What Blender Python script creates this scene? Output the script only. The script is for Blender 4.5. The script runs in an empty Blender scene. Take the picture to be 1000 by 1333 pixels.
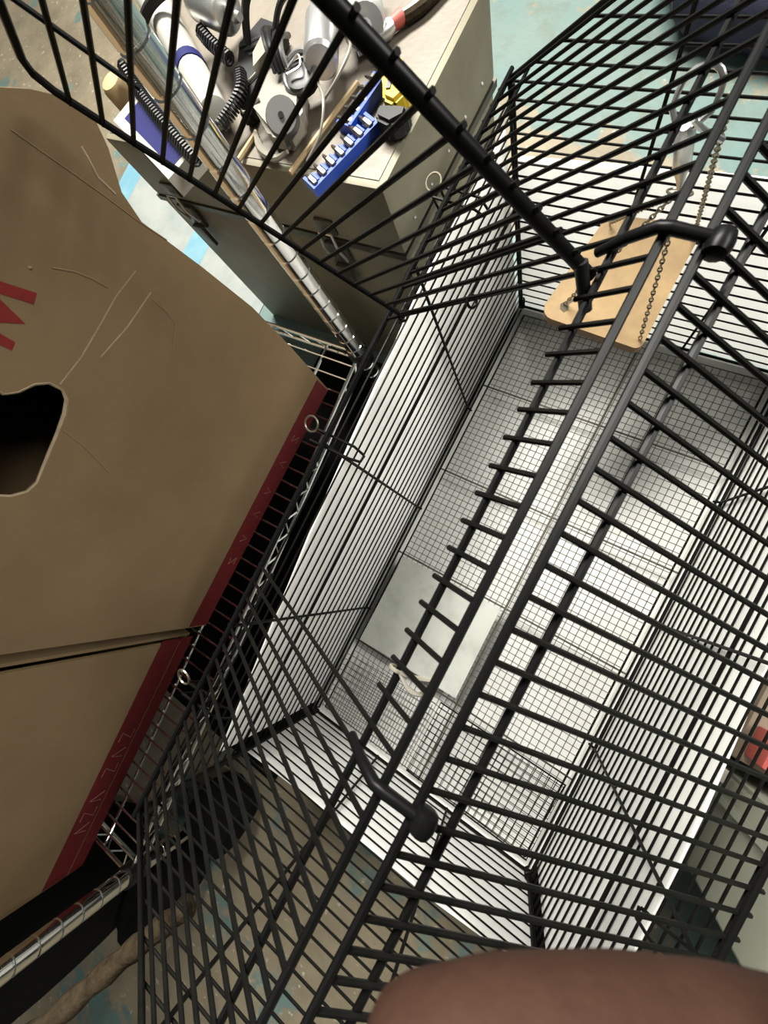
import bpy, bmesh, math, random
from mathutils import Vector, Matrix, Euler
random.seed(7)
S = bpy.context.scene
C = S.collection
PI = math.pi
# ------------------------------------------------------------------ camera
FPX = 535.0
cam_d = bpy.data.cameras.new('camera'); cam = bpy.data.objects.new('camera', cam_d); C.objects.link(cam)
CAM = Vector((0.1939, 0.3537, 0.664)); CE = Euler((0.159, 0.3163, 0.4964), 'XYZ')
cam.location = CAM; cam.rotation_euler = CE
cam_d.sensor_fit = 'AUTO'; cam_d.sensor_width = 36.0; cam_d.lens = FPX * 36.0 / 1333.0
cam_d.clip_start = 0.005; cam_d.clip_end = 50
cam_d.dof.use_dof = True; cam_d.dof.focus_distance = 0.42; cam_d.dof.aperture_fstop = 15.0
S.camera = cam
# ------------------------------------------------------------------ world, lights, exposure
W = bpy.data.worlds.new('world'); S.world = W; W.use_nodes = True
W.node_tree.nodes['Background'].inputs[0].default_value = (0.80, 0.86, 0.80, 1)
W.node_tree.nodes['Background'].inputs[1].default_value = 0.07
def area(name, loc, tgt, sx, sy, power, col):
    d = bpy.data.lights.new(name, 'AREA'); d.shape = 'RECTANGLE'; d.size = sx; d.size_y = sy; d.energy = power; d.color = col
    o = bpy.data.objects.new(name, d); C.objects.link(o); o.location = loc
    o.rotation_euler = (Vector(tgt) - Vector(loc)).to_track_quat('-Z', 'Y').to_euler(); return o
area('unseen_fill_light', (-0.80, 1.55, 2.15), (0.15, 0.5, 0.0), 1.2, 0.5, 150, (1.0, 0.975, 0.90))
area('unseen_fill_light', (1.55, 1.45, 1.80), (0.0, 0.5, 0.2), 1.2, 0.3, 46, (1.0, 0.975, 0.90))  # unseen lamp, added as fill from the right
S.view_settings.view_transform = 'Standard'; S.view_settings.look = 'None'; S.view_settings.gamma = 1
S.view_settings.exposure = 0.66; S.view_settings.use_curve_mapping = False

# ------------------------------------------------------------------ helpers
def srgb(r, g, b):
    f = lambda c: (c/255/12.92) if c/255 <= .04045 else ((c/255+.055)/1.055)**2.4
    return (f(r), f(g), f(b), 1)
def mat(name, col, rough=.5, metal=0, noise=None, bump=None, spec=.5):
    m = bpy.data.materials.new(name); m.use_nodes = True; nt = m.node_tree; b = nt.nodes['Principled BSDF']
    b.inputs['Base Color'].default_value = col; b.inputs['Roughness'].default_value = rough
    b.inputs['Metallic'].default_value = metal; b.inputs['Specular IOR Level'].default_value = spec
    tc = nt.nodes.new('ShaderNodeTexCoord')
    if noise:                                   # (scale, second colour, low, high)
        sc, c2, lo, hi = noise
        n = nt.nodes.new('ShaderNodeTexNoise'); n.inputs['Scale'].default_value = sc; n.inputs['Detail'].default_value = 6; n.inputs['Roughness'].default_value = .65
        r = nt.nodes.new('ShaderNodeMapRange'); r.inputs[1].default_value = lo; r.inputs[2].default_value = hi
        mx = nt.nodes.new('ShaderNodeMix'); mx.data_type = 'RGBA'
        mx.inputs[6].default_value = col; mx.inputs[7].default_value = c2
        nt.links.new(tc.outputs['Object'], n.inputs['Vector']); nt.links.new(n.outputs[0], r.inputs[0])
        nt.links.new(r.outputs[0], mx.inputs[0]); nt.links.new(mx.outputs[2], b.inputs['Base Color'])
    if bump:
        n2 = nt.nodes.new('ShaderNodeTexNoise'); n2.inputs['Scale'].default_value = bump[0]; n2.inputs['Detail'].default_value = 4
        bp = nt.nodes.new('ShaderNodeBump'); bp.inputs['Strength'].default_value = bump[1]; bp.inputs['Distance'].default_value = .002
        nt.links.new(tc.outputs['Object'], n2.inputs['Vector']); nt.links.new(n2.outputs[0], bp.inputs['Height']); nt.links.new(bp.outputs[0], b.inputs['Normal'])
    return m
def translucent(name, col, amount, c2=None):
    m = mat(name, col, .45, 0, (14, c2 or col, .45, .75)); nt = m.node_tree
    t = nt.nodes.new('ShaderNodeBsdfTranslucent'); t.inputs[0].default_value = col
    mx = nt.nodes.new('ShaderNodeMixShader'); mx.inputs[0].default_value = amount
    nt.links.new(nt.nodes['Principled BSDF'].outputs[0], mx.inputs[1]); nt.links.new(t.outputs[0], mx.inputs[2])
    nt.links.new(mx.outputs[0], nt.nodes['Material Output'].inputs[0]); return m
M = {
 'wire': mat('black_wire', (.004, .004, .0035, 1), .4, 0, (60, (.007, .0068, .006, 1), .4, .7), None, .06),
 'rail': mat('black_rail', (.004, .004, .004, 1), .36, 0, None, None, .08),
 'mesh': mat('mesh_wire', (.09, .088, .08, 1), .45, .5),
 'rod': mat('rusty_rod', (.11, .10, .08, 1), .5, .4, (80, (.05, .035, .02, 1), .45, .7)),
 'panel': translucent('white_plastic_sheet', (.95, .95, .935, 1), .6),
 'panel2': translucent('grey_white_plastic_sheet', (.80, .80, .77, 1), .15),
 'tray': mat('pale_tray_plastic', (.66, .66, .635, 1), .4, 0, (9, (.56, .555, .52, 1), .5, .8)),
 'sheet': mat('pale_grey_sheet', (.40, .41, .375, 1), .5, .1, (25, (.31, .32, .285, 1), .45, .7), (30, .2)),
 'chrome': mat('chrome', (.80, .80, .78, 1), .13, 1),
 'silver': mat('brushed_silver', (.62, .62, .61, 1), .32, .9),
 'bit': mat('bit_steel', (.11, .105, .095, 1), .35, .8),
 'steel': mat('worn_steel', (.165, .152, .108, 1), .5, .1, (9, (.115, .105, .073, 1), .4, .7), (40, .12), .18),
 'steel_top': mat('worn_steel_lid', (.118, .098, .074, 1), .5, .1, (16, (.082, .066, .048, 1), .42, .72), (90, .2)),
 'latch': mat('dark_latch_metal', (.09, .085, .07, 1), .4, .8),
 'card': mat('cardboard', (.150, .102, .054, 1), .85, 0, (7, (.120, .081, .041, 1), .4, .7), (160, .25), .2),
 'card_edge': mat('torn_cardboard', (.27, .205, .13, 1), .9, 0, (90, (.19, .14, .085, 1), .4, .7)),
 'red': mat('red_print', (.085, .006, .007, 1), .75, 0, (120, (.065, .005, .006, 1), .4, .7), None, .2),
 'red2': mat('bright_red_print', (.155, .015, .013, 1), .75, 0, (120, (.12, .011, .01, 1), .4, .7), None, .2),
 'pale_print': mat('pale_print', (.16, .085, .06, 1), .85),
 'board': mat('tan_wood', (.235, .150, .056, 1), .65, 0, (18, (.150, .088, .030, 1), .40, .68), (60, .15)),
 'board_edge': mat('dark_wood_edge', (.16, .10, .05, 1), .8),
 'stain': mat('dark_stain', (.06, .045, .025, 1), .8),
 'chain': mat('chain_metal', (.30, .27, .20, 1), .3, .9),
 'blue': mat('blue_plastic', (.006, .042, .30, 1), .4),
 'navyblue': mat('deep_blue_print', (.007, .008, .06, 1), .7, 0, None, None, .15),
 'yellow': mat('yellow_plastic', (.40, .28, .01, 1), .4),
 'black': mat('black_plastic', (.006, .006, .006, 1), .4, 0, None, None, .3),
 'rubber': mat('black_rubber_and_shade', (.003, .003, .0028, 1), .9, 0, None, None, .1),  # for the rubber blocks, and for sheets that paint shade into floor gaps
 'dgrey': mat('dark_grey_plastic', (.06, .06, .058, 1), .5),
 'white': mat('white_plastic', (.28, .275, .245, 1), .4),
 'cream': mat('cream_plastic', (.17, .158, .13, 1), .4),
 'tan': mat('tan_cork', (.27, .19, .09, 1), .7, 0, (30, (.17, .12, .055, 1), .4, .7)),
 'clear': mat('frosted_cup', (.36, .36, .34, 1), .2),
 'palesheet': mat('pale_sheet_plastic', (.215, .228, .212, 1), .5, 0, (12, (.15, .172, .168, 1), .4, .7), (25, .4)),
 'paleblue': mat('pale_blue_print', (.095, .205, .26, 1), .5, 0, (20, (.14, .25, .29, 1), .4, .7)),
 'navy': mat('navy_fabric', (.010, .012, .035, 1), .8, 0, (40, (.016, .018, .045, 1), .4, .7), (300, .3)),
 'shaded_skin': mat('shaded_skin', (.036, .0165, .010, 1), .8, 0, (70, (.027, .0115, .007, 1), .4, .7), (500, .15), .15),  # very dark: the shade of the unbuilt phone is put into this colour
 'nail': mat('fingernail', (.50, .30, .23, 1), .35),
 'strap': mat('brown_strap', (.034, .025, .015, 1), .95, 0, (120, (.014, .010, .006, 1), .4, .7), (300, .6), .05),
 'bin': mat('pale_bin_plastic', (.22, .225, .18, 1), .5, 0, (5, (.18, .183, .145, 1), .4, .7)),
 'redbox': mat('red_box', (.33, .06, .045, 1), .6),
 'brownbox': mat('brown_box', (.22, .17, .12, 1), .8),
}
def concrete():
    m = bpy.data.materials.new('painted_concrete'); m.use_nodes = True; nt = m.node_tree; b = nt.nodes['Principled BSDF']
    N = nt.nodes.new; L = nt.links.new; tc = N('ShaderNodeTexCoord')
    def noise(sc, det=8, ro=.65, off=(0, 0, 0)):
        mp = N('ShaderNodeMapping'); mp.inputs[1].default_value = off; L(tc.outputs['Object'], mp.inputs[0])
        n = N('ShaderNodeTexNoise'); n.inputs['Scale'].default_value = sc; n.inputs['Detail'].default_value = det; n.inputs['Roughness'].default_value = ro
        L(mp.outputs[0], n.inputs['Vector']); return n.outputs[0]
    def rng(s, lo, hi):
        r = N('ShaderNodeMapRange'); r.inputs[1].default_value = lo; r.inputs[2].default_value = hi; L(s, r.inputs[0]); return r.outputs[0]
    def mix(f, a, c):
        x = N('ShaderNodeMix'); x.data_type = 'RGBA'; L(f, x.inputs[0])
        for i, v in ((6, a), (7, c)):
            if isinstance(v, tuple): x.inputs[i].default_value = v
            else: L(v, x.inputs[i])
        return x.outputs[2]
    bare = mix(rng(noise(7), .35, .68), (.185, .155, .103, 1), (.108, .09, .06, 1))
    bare = mix(rng(noise(60, 4), .62, .70), bare, (.33, .31, .25, 1))
    paint = mix(rng(noise(3), .35, .7), (.066, .118, .112, 1), (.098, .128, .112, 1))
    paint = mix(rng(noise(22), .5, .75), paint, (.075, .09, .072, 1))
    # worn strip of bare concrete (y about 0.95 to 1.09) and bare ground on the near side
    sep = N('ShaderNodeSeparateXYZ'); L(tc.outputs['Object'], sep.inputs[0])
    def band(c, w):
        a = N('ShaderNodeMath'); a.operation = 'SUBTRACT'; L(sep.outputs[1], a.inputs[0]); a.inputs[1].default_value = c
        d = N('ShaderNodeMath'); d.operation = 'ABSOLUTE'; L(a.outputs[0], d.inputs[0]); return rng(d.outputs[0], w, w*.55)
    wear = N('ShaderNodeMath'); wear.operation = 'MAXIMUM'; L(band(1.0, .13), wear.inputs[0]); L(rng(sep.outputs[1], .1, -.02), wear.inputs[1])
    wx = N('ShaderNodeMath'); wx.operation = 'MAXIMUM'; L(wear.outputs[0], wx.inputs[0]); L(rng(sep.outputs[0], -.95, -1.25), wx.inputs[1]); wear = wx
    k = N('ShaderNodeMath'); k.operation = 'MULTIPLY_ADD'; L(wear.outputs[0], k.inputs[0]); k.inputs[1].default_value = .17; L(noise(4.2, 10, .7, (3.1, 1.7, 0)), k.inputs[2])
    col = mix(rng(k.outputs[0], .565, .60), paint, bare)
    L(col, b.inputs['Base Color']); b.inputs['Roughness'].default_value = .55
    bp = N('ShaderNodeBump'); bp.inputs['Strength'].default_value = .35; bp.inputs['Distance'].default_value = .004
    L(noise(30), bp.inputs['Height']); L(bp.outputs[0], b.inputs['Normal']); return m
M['concrete'] = concrete()

def tag(o, label, cat, group=None, kind=None):
    if label: o['label'] = label
    if cat: o['category'] = cat
    if group: o['group'] = group
    if kind: o['kind'] = kind
    return o
def empty(name, loc, label, cat, group=None):
    o = bpy.data.objects.new(name, None); C.objects.link(o); o.location = loc; o.empty_display_size = .02
    return tag(o, label, cat, group)
def adopt(o, parent):
    o.parent = parent
    if parent.type == 'EMPTY': o.matrix_parent_inverse = Matrix.Translation(-Vector(parent.location))
def link(name, me, parent=None):
    o = bpy.data.objects.new(name, me); C.objects.link(o)
    if parent: adopt(o, parent)
    return o
def obj(name, bm, m, parent=None, smooth=True):
    bmesh.ops.recalc_face_normals(bm, faces=bm.faces)
    me = bpy.data.meshes.new(name); bm.to_mesh(me); bm.free(); me.materials.append(M[m] if isinstance(m, str) else m)
    if smooth:
        me.shade_smooth()
        try: me.set_sharp_from_angle(angle=math.radians(38))
        except Exception: pass
    return link(name, me, parent)
def frame(d):
    d = d.normalized(); a = Vector((0, 0, 1)) if abs(d.z) < .9 else Vector((1, 0, 0))
    u = d.cross(a).normalized(); return u, d.cross(u)
def tube(bm, pts, r, n=6, closed=False):
    pts = [Vector(p) for p in pts]; k = len(pts); rings = []; u = None
    rs = r if isinstance(r, (list, tuple)) else [r]*k
    for i, p in enumerate(pts):
        if closed: d = pts[(i+1) % k]-pts[i-1]
        else: d = pts[min(i+1, k-1)]-pts[max(i-1, 0)]
        d.normalize()
        if u is None: u, v = frame(d)
        else:
            u = (u - d*u.dot(d)).normalized(); v = d.cross(u)
        rings.append([bm.verts.new(p+(u*math.cos(2*PI*j/n)+v*math.sin(2*PI*j/n))*rs[i]) for j in range(n)])
    for i in range(k if closed else k-1):
        a, b = rings[i], rings[(i+1) % k]
        for j in range(n): bm.faces.new((a[j], a[(j+1) % n], b[(j+1) % n], b[j]))
    if not closed:
        bm.faces.new(rings[0][::-1]); bm.faces.new(rings[-1])
    return bm
def T(pts, r, n=6, closed=False): return tube(bmesh.new(), pts, r, n, closed)
def hexa(bm, p):          # 8 corners: bottom 4, top 4
    v = [bm.verts.new(q) for q in p]
    for f in ((3,2,1,0),(4,5,6,7),(0,1,5,4),(1,2,6,5),(2,3,7,6),(3,0,4,7)): bm.faces.new([v[i] for i in f])
    return v
def box(bm, x0, x1, y0, y1, z0, z1, bev=0):
    b2 = bmesh.new()
    hexa(b2, [(x0,y0,z0),(x1,y0,z0),(x1,y1,z0),(x0,y1,z0),(x0,y0,z1),(x1,y0,z1),(x1,y1,z1),(x0,y1,z1)])
    if bev: bmesh.ops.bevel(b2, geom=b2.edges[:], offset=bev, segments=2, affect='EDGES', profile=.6)
    merge(bm, b2); return bm
def B(*a, **k): return box(bmesh.new(), *a, **k)
def merge(bm, b2, mtx=None):
    if mtx is not None: bmesh.ops.transform(b2, matrix=mtx, verts=b2.verts[:])
    me = bpy.data.meshes.new('t'); b2.to_mesh(me); b2.free(); bm.from_mesh(me); bpy.data.meshes.remove(me)
def prism(bm, poly, nrm, th):   # polygon of 3d points, thickened along nrm
    nrm = Vector(nrm)*th; a = [bm.verts.new(Vector(p)) for p in poly]; b = [bm.verts.new(Vector(p)+nrm) for p in poly]; k = len(poly)
    bm.faces.new(a[::-1]); bm.faces.new(b)
    for i in range(k): bm.faces.new((a[i], a[(i+1) % k], b[(i+1) % k], b[i]))
    return bm
def holed(bm, outer, hole, nrm, th):   # thick sheet with a hole
    es = []
    loops = []
    for lp in (outer, hole):
        vs = [bm.verts.new(Vector(p)) for p in lp]; loops.append(vs)
        es += [bm.edges.new((vs[i], vs[(i+1) % len(vs)])) for i in range(len(vs))]
    r = bmesh.ops.triangle_fill(bm, use_beauty=True, use_dissolve=False, edges=es)
    fs = [g for g in r['geom'] if isinstance(g, bmesh.types.BMFace)]
    e = bmesh.ops.extrude_face_region(bm, geom=fs)
    bmesh.ops.translate(bm, vec=Vector(nrm)*th, verts=[g for g in e['geom'] if isinstance(g, bmesh.types.BMVert)])
    for f in fs:
        if f.is_valid: pass
    return bm
def lathe(bm, prof, a, b, n=20):      # (t along a->b in metres, radius)
    a, b = Vector(a), Vector(b); d = (b-a).normalized(); u, v = frame(d); rings = []
    for t, r in prof:
        r = max(r, 1e-5); rings.append([bm.verts.new(a+d*t+(u*math.cos(2*PI*k/n)+v*math.sin(2*PI*k/n))*r) for k in range(n)])
    for p, q in zip(rings, rings[1:]):
        for k in range(n): bm.faces.new((p[k], p[(k+1) % n], q[(k+1) % n], q[k]))
    bm.faces.new(rings[0][::-1]); bm.faces.new(rings[-1]); return bm
def arc(c, u, v, r, a0, a1, n): return [Vector(c)+(Vector(u)*math.cos(a0+(a1-a0)*i/n)+Vector(v)*math.sin(a0+(a1-a0)*i/n))*r for i in range(n+1)]
def coil(pts, R, turns, seg=10):
    pts = [Vector(p) for p in pts]; L = [0]
    for i in range(1, len(pts)): L.append(L[-1]+(pts[i]-pts[i-1]).length)
    out = []; N = turns*seg
    for k in range(N+1):
        s = L[-1]*k/N; i = max(j for j in range(len(pts)-1) if L[j] <= s+1e-9); f = (s-L[i])/max(L[i+1]-L[i], 1e-9)
        p = pts[i].lerp(pts[i+1], f); u, v = frame(pts[min(i+1, len(pts)-1)]-pts[i]); a = 2*PI*k/seg
        out.append(p+(u*math.cos(a)+v*math.sin(a))*R)
    return out
def spline(pts, n=8):
    P = [Vector(p) for p in pts]; out = []
    for i in range(len(P)-1):
        p0, p1, p2, p3 = P[max(i-1, 0)], P[i], P[i+1], P[min(i+2, len(P)-1)]
        for k in range(n):
            t = k/n; out.append(.5*((2*p1)+(p2-p0)*t+(2*p0-5*p1+4*p2-p3)*t*t+(3*p1-p0-3*p2+p3)*t**3))
    out.append(P[-1]); return out

# ------------------------------------------------------------------ ground
GZ = -0.035
bm = bmesh.new()
bmesh.ops.create_grid(bm, x_segments=8, y_segments=8, size=4.0)
bmesh.ops.translate(bm, vec=(-.5, 1.0, GZ), verts=bm.verts[:])
tag(obj('floor', bm, 'concrete'), 'concrete floor with peeling turquoise paint and bare brown patches', 'floor', kind='structure')

# ------------------------------------------------------------------ wire cage
L_ = .76; WB = .3765; HW = .3316; HR = .470; XL, XR = -.0103, .3866; X2, X3 = .1819, .1989
PITCH = .0159
WR, RR = .00115, .0015       # wall wire, roof wire radius
cage = empty('wire_cage', (WB/2, L_/2, GZ), 'black wire cage with gabled roof and its roof door swung open', 'cage')
xl = lambda z: XL*z/HW
xr = lambda z: WB+(XR-WB)*z/HW
VY = (0.0, .193, .382, .567, .760)
def side_wall(xf, sgn):
    bm = bmesh.new()
    for y in VY:
        tube(bm, [(xf(.0)-sgn*.006, y, -.003), (xf(.004), y, .004), (xf(HW), y, HW)], .0017 if 0 < y < .7 else .0026)
    for z, r in ((HW, .0024), (.0, .0022)): tube(bm, [(xf(z)+sgn*.002, -.003, z), (xf(z)+sgn*.002, L_+.003, z)], r)
    tube(bm, [(xf(.1975)+sgn*.002, -.003, .1915), (xf(.1975)+sgn*.002, L_+.003, .1915)], .0016)
    w = obj('side_wall', bm, 'wire', cage)
    me = None
    for k in range(20):
        z = .0125+k*PITCH
        if me is None: o = obj('wall_bar', T([(0, -.004, 0), (0, L_+.004, 0)], WR), 'wire', w); me = o.data
        else: o = link('wall_bar', me, w)
        o.location = (xf(z)+sgn*.0026, 0, z); o.rotation_euler = (0, 0, random.uniform(-.0012, .0012))
side_wall(xl, -1); side_wall(xr, 1)
def roof_z(x): return HW+(HR-HW)*((x-XL)/(X2-XL) if x < .19 else (XR-x)/(XR-X3))
def end_wall(y, sgn):
    bm = bmesh.new()
    for x in (.126, .249):
        xt = x; tube(bm, [(x, y, -.003), (x, y, roof_z(x)-.004)], .0018)
    tube(bm, [(XL, y+sgn*.002, HW), (X2, y+sgn*.002, HR), (X3, y+sgn*.002, HR), (XR, y+sgn*.002, HW)], .0022)
    tube(bm, [(-.002, y, 0), (WB+.002, y, 0)], .0022)
    for x0, x1 in ((0, XL), (WB, XR)): tube(bm, [(x0+(.004 if x0 == 0 else -.004), y-sgn*.003, 0), (x1+(.004 if x0 == 0 else -.004), y-sgn*.003, HW)], .002)
    w = obj('end_wall', bm, 'wire', cage)
    for k in range(29):
        z = .0125+k*PITCH-.002
        if z < HW: a, b = xl(z)-.002, xr(z)+.002
        else:
            t = (z-HW)/(HR-HW)
            if t > .97: break
            a, b = XL+(X2-XL)*t, XR+(X3-XR)*t
        o = obj('wall_bar', T([(a, 0, 0), (b, 0, 0)], WR), 'wire', w); o.location = (0, y+sgn*.0026, z)
end_wall(0, -1); end_wall(L_, 1)
# roof slopes
dl = Vector((X2-XL, 0, HR-HW)).normalized(); dr = Vector((X3-XR, 0, HR-HW)).normalized()
nl = Vector((-dl.z, 0, dl.x)); nr = Vector((dr.z, 0, -dr.x))
R1 = Vector((.161, 0, .4551)); R4 = Vector((.218, 0, .4558))
def along(p, y): return (p[0], y, p[2])
bm = bmesh.new()
tube(bm, [along((X2, 0, HR), -.004), along((X2, 0, HR), L_+.004)], .0023, 8)
tube(bm, [along(R1-nl*.0028, -.004), along(R1-nl*.0028, L_+.004)], .0022, 8)
tube(bm, [along((XL, 0, HW+.006), -.004), along((XL, 0, HW+.006), L_+.004)], .0022, 8)
p = Vector((XL, 0, HW))+dl*.018-nl*.003
for a, b in ((-.004, .256), (.508, L_+.004)): tube(bm, [along(p, a), along(p, b)], .0017, 8)
left_roof = obj('roof_slope', bm, 'rail', cage)
A = Vector((XL, 0, HW+.004))-dl*.007; Bv = Vector((X2, 0, HR))
hook = Vector((0, 0, -.008))
full = None; short = None
for k in range(48):
    y = k*PITCH+.001
    if 17 <= k <= 31:
        if short is None: o = obj('roof_bar', T([R1-dl*.006, Bv], RR), 'wire', left_roof); short = o.data
        else: o = link('roof_bar', short, left_roof)
    else:
        if full is None: o = obj('roof_bar', T([A+hook, A, Bv], RR), 'wire', left_roof); full = o.data
        else: o = link('roof_bar', full, left_roof)
    o.location = (0, y+random.uniform(-.0006, .0006), 0)
bm = bmesh.new()
tube(bm, [along((X3, 0, HR), -.004), along((X3, 0, HR), L_+.004)], .0023, 8)
tube(bm, [along(R4-nr*.0028, -.004), along(R4-nr*.0028, L_+.004)], .0022, 8)
tube(bm, [along((XR, 0, HW+.006), -.004), along((XR, 0, HW+.006), L_+.004)], .0022, 8)
right_roof = obj('roof_slope', bm, 'rail', cage)
A2 = Vector((XR, 0, HW+.004))-dr*.010; B2 = Vector((X3, 0, HR)); full = None
for k in range(48):
    y = k*PITCH-.0022+.004
    if full is None: o = obj('roof_bar', T([A2, B2], RR+.0001), 'wire', right_roof); full = o.data
    else: o = link('roof_bar', full, right_roof)
    o.location = (0, y-.004+random.uniform(-.0006, .0006), 0)
# door swung up about its far cross wire
th = math.radians(81.5)
dd = Vector((0, -math.cos(th), 0))+nl*math.sin(th)
HA = Vector((.010, .512, .3463)); HB = Vector((.158, .507, .4527)); LEN = .258
bm = bmesh.new()
ends = HA+dd*LEN; endt = HB+dd*LEN
tube(bm, [HB, endt-dd*.012, endt-dd*.003-dl*.004, endt-dl*.012], [.0034, .0036, .0036, .003], 10)
tube(bm, [endt-dl*.010, ends+dl*.012, ends-dd*.003+dl*.004, ends-dd*.012, HA], .0021, 8)
q = HB.lerp(HA, .30)-nl*0; dn = dd.cross(dl).normalized()
tube(bm, [HB.lerp(HA, .70)+dn*.003+dd*.205, HB.lerp(HA, .70)+dn*.003+dd*LEN], .0014)
door = obj('roof_door', bm, 'rail', cage); me = None
for k in range(16):
    s = .004+k*.0157
    if me is None: o = obj('door_bar', T([HA-dl*.003, HB+dl*.006], RR-.0001), 'wire', door); me = o.data
    else: o = link('door_bar', me, door)
    o.location = dd*s
# black sleeve on the hinge end of the door rail, and hinge loops
obj('hinge_sleeve', T([HB+dd*.012+dl*.002, HB+Vector((.004, -.010, -.012))], .0034, 10), 'black', door)
for P0 in (HA, HB.lerp(HA, .5)):
    obj('hinge_loop', T(arc(P0, (0, 1, 0), nl, .0042, 0, 2*PI, 12)[:-1], .0011, 6, True), 'wire', door)
# carrying brackets that clasp the ridge
for y in (.520, .242):
    bm = bmesh.new()
    P1 = Vector((.1575, y, .4540)); P2 = Vector((X2-.001, y, HR+.004)); P3 = Vector((X3+.004, y, HR+.0035))
    tube(bm, [P1-dl*.002, P1.lerp(P2, .5)+nl*.002, P2+Vector((-.002, 0, .0005)), P2+Vector((.003, 0, .001)), P3], [.0026, .0029, .003, .003, .0028], 10)
    br = obj('handle_bracket', bm, 'rail', cage)
    bm = bmesh.new(); lathe(bm, [(0, .003), (.001, .0050), (.004, .0058), (.008, .0058), (.011, .005), (.012, .003)], P3+Vector((.001, -.007, -.001)), P3+Vector((.001, .01, -.001)), 12)
    obj('bracket_knob', bm, 'rail', br)
# wire latches on the wall tops
def latch(x, y, s):
    bm = bmesh.new()
    for dy in (-.006, .006): tube(bm, [(x-s*.016, y+dy, HW-.012), (x-s*.020, y+dy, HW+.002), (x+s*.022, y+dy, HW-.003), (x+s*.030, y+dy*.6, HW-.012)], .0013)
    tube(bm, [(x+s*.030, y-.0036, HW-.012), (x+s*.031, y+.0036, HW-.012)], .0013)
    l = obj('wire_latch', bm, 'wire', cage)
    c = Vector((x-s*.026, y+.008, HW+.003))
    obj('latch_ring', T(arc(c, (1, 0, 0), (0, .9, .4), .0075, 0, 2*PI, 18)[:-1], .0010, 6, True), 'chain', l)
latch(XL+.004, .386, 1); latch(XL+.004, .118, 1); latch(XR-.004, .193, -1); latch(XL+.004, .64, 1)
# corner ties
for x, y in ((.004, L_-.004), (.004, .004), (WB-.004, .004), (WB-.004, L_-.004)):
    obj('corner_clip', T(coil([(x, y, .004), (x, y, .022)], .0042, 3, 10), .0012), 'wire', cage)

# ------------------------------------------------------------------ white liner sheets clipped outside the bars
def liner(poly, nrm, th, m, label):
    o = obj('liner_sheet', prism(bmesh.new(), poly, nrm, th), m, None, False)
    return tag(o, label, 'plastic sheet', 'white liner sheets around the cage')
liner([(xl(z)-.0058, y, z) for y, z in ((.012, -.004), (.757, -.004), (.757, .288), (.70, .292), (.57, .297), (.405, .283), (.295, .272), (.15, .250), (.012, .228))], (-1, 0, 0), .002, 'panel',
      'tall white plastic sheet along the cage side next to the cardboard boxes')
liner([(xr(z)+.0058, y, z) for y, z in ((.012, -.004), (.757, -.004), (.757, .232), (.37, .240), (.26, .252), (.18, .2555), (.012, .2535))], (1, 0, 0), .002, 'panel',
      'white plastic sheet along the cage side next to the pale bin')
liner([(xr(z)+.0049, y, z) for y, z in ((.02, -.003), (.74, -.003), (.74, .188), (.02, .190))], (1, 0, 0), .0006, 'panel2',
      'low greyish plastic sheet layered on the cage side by the pale bin')
liner([(-.004, L_+.0058, -.004), (WB+.004, L_+.0058, -.004), (WB+.011, L_+.0058, .268), (.19, L_+.0058, .262), (-.010, L_+.0058, .252)], (0, 1, 0), .002, 'panel',
      'white plastic sheet at the cage end behind the hanging wooden board')
liner([(-.004, -.0058, -.004), (WB+.004, -.0058, -.004), (WB+.006, -.0058, .143), (.26, -.0058, .158), (.11, -.0058, .161), (-.006, -.0058, .172)], (0, -1, 0), .002, 'panel',
      'low white plastic sheet at the cage end nearest the fingertip')

# ------------------------------------------------------------------ tray and wire floor
bm = bmesh.new()
tx0, tx1, ty0, ty1 = -.0035, WB+.0035, -.0035, L_+.0035
box(bm, tx0, tx1, ty0, ty1, GZ+.001, GZ+.005)
for a in ((tx0, tx0+.004, ty0, ty1), (tx1-.004, tx1, ty0, ty1), (tx0+.004, tx1-.004, ty0, ty0+.004), (tx0+.004, tx1-.004, ty1-.004, ty1)): box(bm, *a, GZ+.005, -.0065)
tag(obj('droppings_tray', bm, 'tray', None, False), 'pale plastic tray under the wire mesh floor of the cage', 'tray')
gr = empty('wire_floor', (WB/2, L_/2, -.004), 'fine square wire mesh floor resting in the bottom of the cage', 'mesh floor')
gx0, gx1, gy0, gy1 = .012, .3645, .012, .748
for pts, r in (([(gx0, gy0), (gx1, gy0), (gx1, gy1), (gx0, gy1)], .0016),):
    obj('floor_frame', T([(x, y, -.004) for x, y in pts], r, 6, True), 'wire', gr)
for y in (.1372, .3014, .458, .6156): obj('cross_rod', T([(.003, y, -.0065), (WB-.003, y, -.0065)], .0014), 'rod', gr)
obj('centre_rod', T([(.195, .005, -.009), (.195, L_-.005, -.009)], .0017), 'rod', gr)
for x in (.003, WB-.003): obj('edge_rod', T([(x, .004, -.004), (x, L_-.004, -.004)], .0015), 'wire', gr)
bm = bmesh.new(); r = .00055
def wl(a, b, rr=r):
    tube(bm, [a, b], rr, 4)
x = gx0
skip = lambda x: .016 < x < .19
while x < gx1:
    wl((x, gy0, -.0035), (x, gy1, -.0035)); x += .0098
y = gy0
while y < gy1:
    wl((gx0, y, -.0025), (gx1, y, -.0025)); y += .0098
tag(obj('wire_mesh', bm, 'mesh', gr), None, None, kind='stuff')
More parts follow.
